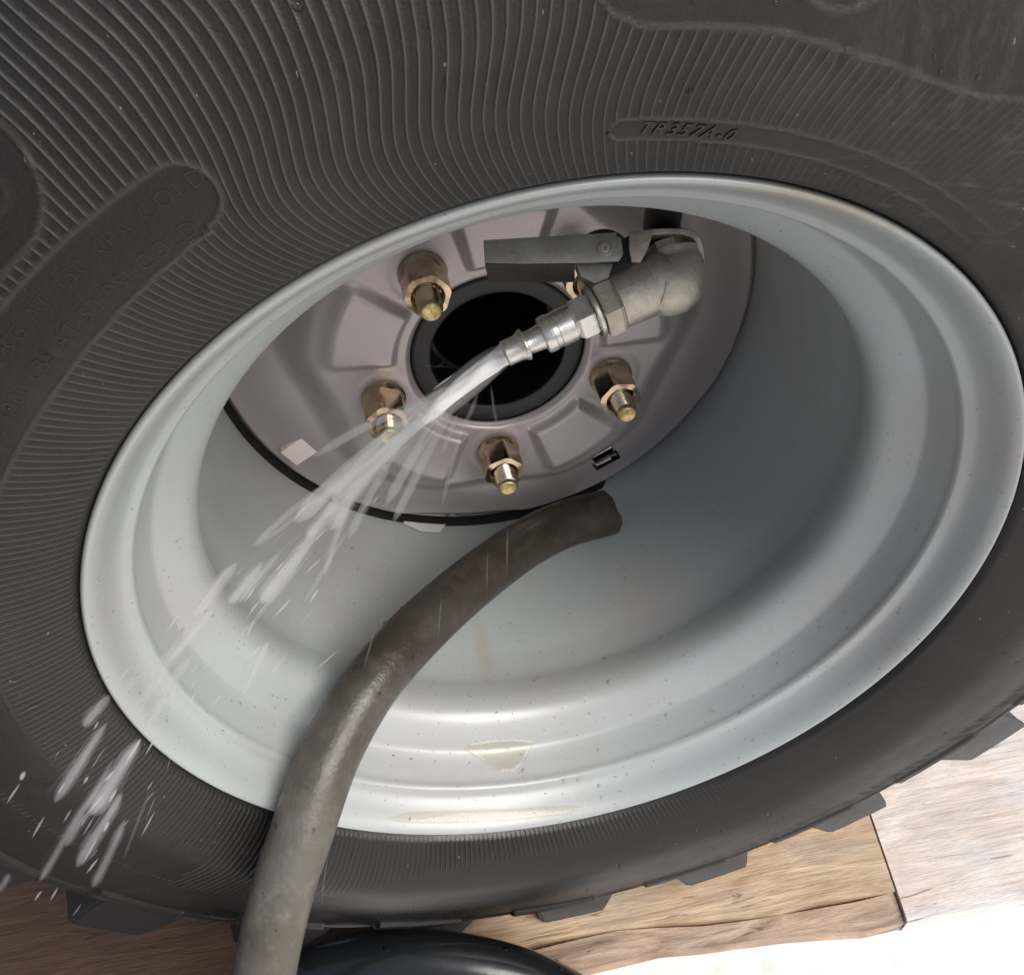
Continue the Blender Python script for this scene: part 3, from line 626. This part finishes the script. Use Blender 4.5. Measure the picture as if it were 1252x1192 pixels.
# ================================================================== WATER
def yfor(px, py):       # the jet leaves the nozzle inside the rim and falls outwards past the lower left lip
    L = math.hypot(px-617, py-433)
    return np.interp(L, [0, 120, 300, 420, 560, 760, 900], [.120, .105, .060, .015, -.050, -.120, -.150])
def wp(px, py): return at_y(px, py, float(yfor(px, py)))
def streak(nm, pix, w0, mt, parent=None, taper=.35, kind=None, wob=0.0):
    Pp = spline([wp(*q) for q in pix], 60); mid = Pp[30]; s = FPX/((mid-CAM).dot(fwd)); W0 = w0/s; F_ = frames(Pp); v = []; f = []
    nf = 3 if w0 > 8 else 1
    for j in range(nf):
        i0 = int(rng.rand()*16) if j else 0; i1 = 59-(int(rng.rand()*16) if j else 0); an_ = rng.rand()*6.28; off = np.array([math.cos(an_), math.sin(an_)])*W0*(.56 if j else 0); r0 = W0*.09 if j else W0*.46
        n_ = 10; k_ = 22; b0 = len(v); ph_ = rng.rand()*6
        for i in range(k_):
            t = i/(k_-1); x = i0+(i1-i0)*t; ii = min(int(x), 58); p = Pp[ii].lerp(Pp[ii+1], x-ii); a_, b_ = F_[ii]
            c = p+a_*(off[0]*(.6+.6*t))+b_*(off[1]*(.6+.6*t)); rr_ = r0*max(.02, min(1, t/.22)**.6*min(1, (1-t)/.14)**.6)*(1+.05*math.sin(t*9+ph_))
            for q_ in range(n_): an = 2*math.pi*q_/n_; v.append(c+(a_*math.cos(an)+b_*math.sin(an))*max(rr_, 1e-5))
        for i in range(k_-1):
            for q_ in range(n_): q2 = (q_+1) % n_; f.append((b0+i*n_+q_, b0+i*n_+q2, b0+(i+1)*n_+q2, b0+(i+1)*n_+q_))
        f.append(tuple(b0+q_ for q_ in range(n_-1, -1, -1))); f.append(tuple(b0+(k_-1)*n_+q_ for q_ in range(n_)))
    return pydata(nm, v, f)
jet = empty('water_jet', TIP, 'white foaming jet of water spraying from the valve nozzle down to the left', 'water')
# dense core, leaving the nozzle
core = spline([wp(*q) for q in [(619, 432), (606, 440), (590, 452), (570, 469), (548, 487), (526, 507), (505, 526)]], 60); v = []; f = []
F_ = frames(core)
for i, (p, (a_, b_)) in enumerate(zip(core, F_)):
    t = i/59; rad = pxm(np.interp(t, [0, .12, .45, .8, 1], [13.0, 12.5, 11.5, 8, 3]))
    for k in range(32):
        q = 2*math.pi*k/32; rr_ = rad*(1+.10*math.sin(3*q+t*9)+.05*math.sin(7*q-t*14)+.035*rng.randn()*t)
        v.append(p+(a_*math.cos(q)+b_*math.sin(q))*rr_)
for i in range(59):
    for k in range(32): k2 = (k+1) % 32; f.append((i*32+k, i*32+k2, (i+1)*32+k2, (i+1)*32+k))
f.append(tuple(range(31, -1, -1))); f.append(tuple(59*32+k for k in range(32)))
cm = pydata('jet_core', v, f); ca = cm.attributes.new('along', 'FLOAT', 'POINT'); ca.data.foreach_set('value', [(i//32)/59 for i in range(len(v))]); link('jet_core', cm, M_jet, jet, sharp=None)
S1 = [([(560, 476), (500, 522), (440, 570), (378, 622)], 15), ([(545, 492), (490, 540), (440, 585), (405, 612)], 16), ([(470, 535), (430, 580), (392, 640), (376, 655)], 15),
      ([(492, 545), (455, 580), (424, 618), (408, 650)], 15), ([(388, 648), (365, 680), (338, 712), (318, 738)], 19), ([(435, 600), (420, 635), (408, 665), (396, 706)], 9),
      ([(290, 688), (272, 708), (250, 738), (238, 752)], 15), ([(322, 686), (300, 715), (280, 738)], 14), ([(134, 850), (118, 868), (102, 888)], 13), ([(132, 882), (110, 912), (90, 945), (66, 982)], 14),
      ([(172, 902), (150, 935), (128, 970), (112, 995)], 19), ([(150, 968), (132, 998), (112, 1030), (93, 1061)], 15), ([(154, 1000), (140, 1030), (126, 1060), (112, 1086)], 11),
      ([(140, 925), (118, 965), (88, 1010), (62, 1055), (48, 1078)], 10), ([(12, 1068), (6, 1078), (-2, 1090)], 9), ([(112, 990), (95, 1010), (80, 1035)], 10)]
S1 += [([(455, 560), (420, 600), (388, 640), (372, 662)], 9), ([(345, 672), (318, 704), (292, 738)], 8), ([(262, 742), (235, 775), (208, 806)], 10), ([(205, 812), (186, 838), (166, 862)], 11), ([(330, 782), (314, 812), (300, 846)], 9), ([(236, 800), (214, 830), (196, 862), (178, 892)], 12)]
S2 = [([(430, 640), (400, 690), (370, 740)], 6), ([(360, 690), (330, 735), (300, 775)], 5), ([(575, 462), (520, 490), (450, 520), (380, 560)], 12), ([(560, 470), (510, 500), (470, 525)], 18), ([(540, 495), (480, 545), (430, 600), (400, 650)], 18), ([(555, 500), (530, 540), (500, 600), (480, 640)], 12),
      ([(545, 500), (510, 550), (470, 620)], 14), ([(520, 505), (470, 540), (400, 600), (360, 640)], 24), ([(400, 590), (360, 622), (310, 665)], 9), ([(385, 610), (345, 645), (308, 668)], 7),
      ([(262, 742), (235, 775), (212, 800), (185, 828)], 9), ([(248, 752), (222, 790), (196, 825), (176, 858)], 10), ([(328, 782), (315, 810), (298, 850)], 8), ([(186, 806), (168, 828), (150, 846)], 10),
      ([(207, 845), (190, 870), (176, 892)], 11), ([(183, 968), (172, 995), (150, 1052)], 4), ([(566, 520), (552, 570), (540, 620)], 6), ([(480, 560), (450, 610), (425, 660)], 12),
      ([(600, 470), (604, 500), (608, 520)], 4), ([(585, 480), (575, 505), (566, 520)], 6), ([(560, 505), (550, 530), (540, 556)], 7), ([(230, 770), (205, 800), (190, 822)], 8), ([(470, 560), (440, 590), (395, 632)], 14)]
for pix, w0 in S1:
    link('water_streak', streak('water_streak', pix, w0*.74, M_sp1, jet, .85), M_sp1, jet, sharp=None)
    link('water_mist', streak('water_mist', pix, w0*1.35, M_mist, jet, .85), M_mist, jet, sharp=None)
link('water_mist', tube('water_mist', core[:52], lambda t: pxm(14+6*math.sin(t*2.6)), 16), M_mist, jet, sharp=None)
fv = []; ff = []
for _ in range(130):       # fine loose threads and drops thrown off along the flow
    L0 = rng.rand()**.8*760; u_ = L0/760; cx = np.interp(L0, [0, 130, 300, 480, 760], [617, 520, 385, 262, 62]); cy = np.interp(L0, [0, 130, 300, 480, 760], [433, 508, 640, 790, 1050])
    sp_r = 5+75*u_**.8; cx += rng.randn()*sp_r*.62; cy += rng.randn()*sp_r*.5; ang = R(38+24*u_)+rng.randn()*.10; ln_ = 9+rng.rand()*30; dy_ = rng.randn()*.015
    A0_, B0_ = (at_y(cx, cy, float(yfor(cx, cy))+dy_), at_y(cx-ln_*math.cos(ang), cy+ln_*math.sin(ang), float(yfor(cx-ln_*math.cos(ang), cy+ln_*math.sin(ang)))+dy_))
    t_ = (B0_-A0_).normalized(); n1 = t_.orthogonal().normalized(); n2 = t_.cross(n1); r_ = min(.0006, .00014+abs(rng.randn())*.00020); b0 = len(fv)
    for k in range(6):
        q = k/5; rr_ = r_*max(.05, math.sin(math.pi*(.04+.92*q))**.7)
        for j in range(6): fv.append(A0_.lerp(B0_, q)+(n1*math.cos(j*math.pi/3)+n2*math.sin(j*math.pi/3))*rr_)
    for k in range(5):
        for j in range(6): j2 = (j+1) % 6; ff.append((b0+k*6+j, b0+k*6+j2, b0+k*6+6+j2, b0+k*6+6+j))
    ff.append(tuple(b0+j for j in range(5, -1, -1))); ff.append(tuple(b0+30+j for j in range(6)))
link('fine_spray', pydata('fine_spray', fv, ff), M_fine, jet, sharp=None, kind='stuff')
for pix, w0 in S2: link('water_streak', streak('water_streak', pix, w0, M_sp2, jet, .6), M_sp2, jet, sharp=None)
# fine threads of falling water
def thread(a_, b_, y0, w0):
    return tube('water_thread', spline([at_y(a_[0], a_[1], y0), at_y((a_[0]+b_[0])/2-.5, (a_[1]+b_[1])/2, y0), at_y(b_[0], b_[1], y0)], 10), lambda t: max(.00005, w0*math.sin(math.pi*(t*.96+.02))), 8)
for a_, b_, y0, w0 in [((621, 636), (620, 706), .06, .0005), ((597, 662), (595, 735), .06, .0004), ((541, 720), (535, 790), .03, .0004), ((462, 760), (444, 820), .0, .0005),
                       ((548, 440), (530, 452), .13, .0004), ((536, 436), (528, 420), .13, .0003), ((560, 449), (515, 447), .12, .0004), ((590, 520), (606, 519), .2, .0005), ((402, 1040), (392, 1110), -.10, .0003)]:
    link('water_thread', thread(a_, b_, y0, w0), M_sp1, jet, sharp=None)
# beads of water on the lower rim, the disc and the hose
bmv = []; bmf = []
dome = [(math.sin(t)*1.0, math.cos(t)) for t in np.linspace(R(12), R(88), 5)]
def bead(P0, nrm, r_, st=1.0):
    nrm = nrm.normalized(); a_ = nrm.orthogonal().normalized(); b_ = nrm.cross(a_); b0 = len(bmv); sh = rng.rand()*.5
    bmv.append(P0+nrm*r_*.62)
    for sr, h_ in dome:
        for k in range(10):
            q = 2*math.pi*k/10; bmv.append(P0+(a_*math.cos(q)+b_*math.sin(q)*st)*r_*sr*(1+.12*math.sin(2*q+sh*9))+nrm*(r_*.60*h_-.0001))
    for k in range(10): bmf.append((b0, b0+1+k, b0+1+(k+1) % 10))
    for i in range(4):
        for k in range(10): k2 = (k+1) % 10; bmf.append((b0+1+i*10+k, b0+11+i*10+k, b0+11+i*10+k2, b0+1+i*10+k2))
rp = np.array(smooth_prof(prof))
def on_rim(th_, s):
    i = int(s); t = s-i; p = rp[i]*(1-t)+rp[i+1]*t; tg = rp[min(i+2, len(rp)-1)]-rp[max(i-1, 0)]; tg = tg/np.hypot(*tg)
    nr, ny = -abs(tg[1]), -abs(tg[0]) if tg[0] < 0 else abs(tg[0])
    c_, s_2 = math.cos(th_), math.sin(th_)
    return Vector((p[0]*c_, p[1], p[0]*s_2)), Vector((nr*c_, -abs(tg[0]), nr*s_2))
for _ in range(260):
    th_ = R(-95+rng.randn()*42); s = rng.rand()*(len(rp)-22)+8; P0, nr = on_rim(th_, s)
    bead(P0, nr, .00025+abs(rng.randn())*.00034)
for px_, py_ in [(621, 915), (203, 881), (205, 850), (707, 952), (640, 942), (733, 960), (741, 805), (745, 834), (658, 829)]:
    d = ray(px_, py_); best = None
    for i in range(0, 2600):
        Q = CAM+d*(.2+i*.0004); rq = math.hypot(Q.x, Q.z)
        if Q.y > -.001 and rq >= np.interp(Q.y, rp[8:, 1], rp[8:, 0]): best = Q; break
    if best: bead(best, Vector((-best.x, -.05, -best.z)), .0011+rng.rand()*.0007)
for _ in range(110):
    th_ = R(60+rng.rand()*200); r_ = .22+rng.rand()*.1; y_ = float(side_y(r_)); P0 = Vector((r_*math.cos(th_), y_-.0004, r_*math.sin(th_)))
    bead(P0, Vector((0, -1, 0)), .0003+abs(rng.randn())*.0003, 1.6)
CB = spline(BP, 60); CF = frames(CB)
for i in range(46):
    j = 8+int(rng.rand()*44); q = rng.rand()*6.28; d_ = CF[j][0]*math.cos(q)+CF[j][1]*math.sin(q)
    if d_.z > .2: bead(CB[j]+d_*.0204, d_, .0006+rng.rand()*.0012, 1.5)
for i in range(26):
    j = 35+int(rng.rand()*60); fr = frames(HS)[j]; q = rng.rand()*6.28; d_ = (fr[0]*math.cos(q)+fr[1]*math.sin(q)); 
    bead(HS[j]+d_*.0171, d_, .0006+rng.rand()*.001)
tag(link('water_beads', pydata('water_beads', bmv, bmf), M_clear, None, sharp=None), 'small clear water droplets clinging to the lower rim and hose', 'water droplets', kind='stuff')

# shallow dirty puddle caught on the bottom step of the rim and a water film along its lip
def rim_hit(px_, py_):
    d = ray(px_, py_)
    for i in range(0, 5200):
        Q = CAM+d*(.2+i*.0002); rq = math.hypot(Q.x, Q.z)
        if Q.y > -.0009 and rq >= np.interp(Q.y, rp[12:, 1], rp[12:, 0]):
            lo, hi = .2+(i-1)*.0002, .2+i*.0002
            for _ in range(10):
                md = (lo+hi)/2; Q = CAM+d*md
                if math.hypot(Q.x, Q.z) >= np.interp(Q.y, rp[12:, 1], rp[12:, 0]): hi = md
                else: lo = md
            return CAM+d*hi
def film(nm, poly, mt, hgt, n_=90, m_=44):
    xs = [p[0] for p in poly]; ys = [p[1] for p in poly]; v = []; f = []; idm = {}
    def inside(x, y):
        c_ = False; j = len(poly)-1
        for i in range(len(poly)):
            (x1, y1), (x2, y2) = poly[i], poly[j]
            if (y1 > y) != (y2 > y) and x < (x2-x1)*(y-y1)/(y2-y1)+x1: c_ = not c_
            j = i
        return c_
    def ed(x, y):
        b = 1e9
        for i in range(len(poly)):
            (x1, y1), (x2, y2) = poly[i], poly[(i+1) % len(poly)]; L2 = (x2-x1)**2+(y2-y1)**2; t = max(0, min(1, ((x-x1)*(x2-x1)+(y-y1)*(y2-y1))/L2))
            b = min(b, math.hypot(x-x1-t*(x2-x1), y-y1-t*(y2-y1)))
        return b
    for i in range(n_):
        for j in range(m_):
            x = min(xs)+(max(xs)-min(xs))*i/(n_-1); y = min(ys)+(max(ys)-min(ys))*j/(m_-1)
            e_ = ed(x, y)*(1 if inside(x, y) else -1)
            if e_ < -3.2: continue
            Q = rim_hit(x, y)
            if not Q: continue
            nr_v = Vector((-Q.x, -.06, -Q.z)).normalized(); idm[i, j] = len(v); v.append(Q+nr_v*(hgt*min(1, max(-.6, e_/3.0))))
    for i in range(n_-1):
        for j in range(m_-1):
            k_ = [(i, j), (i+1, j), (i+1, j+1), (i, j+1)]
            if all(q in idm for q in k_): f.append(tuple(idm[q] for q in k_))
    return link(nm, pydata(nm, v, f), mt, None, sharp=None)
M_puddle = make_film('dirty_water', (.965, .945, .90))
tag(film('puddle', [(566, 918), (574, 909), (600, 905), (625, 903), (655, 906), (650, 915), (640, 932), (628, 943), (612, 943), (598, 936), (584, 927)], M_puddle, .0007), 'small shallow tan puddle of water lying on the bottom step of the rim', 'puddle')
tag(film('puddle', [(470, 1001), (500, 992), (560, 990), (640, 988), (690, 984), (720, 986), (690, 997), (620, 1004), (540, 1007), (490, 1006)], M_puddle, .0005, 120, 24), 'long thin film of water pooled along the lowest part of the rim lip', 'puddle')
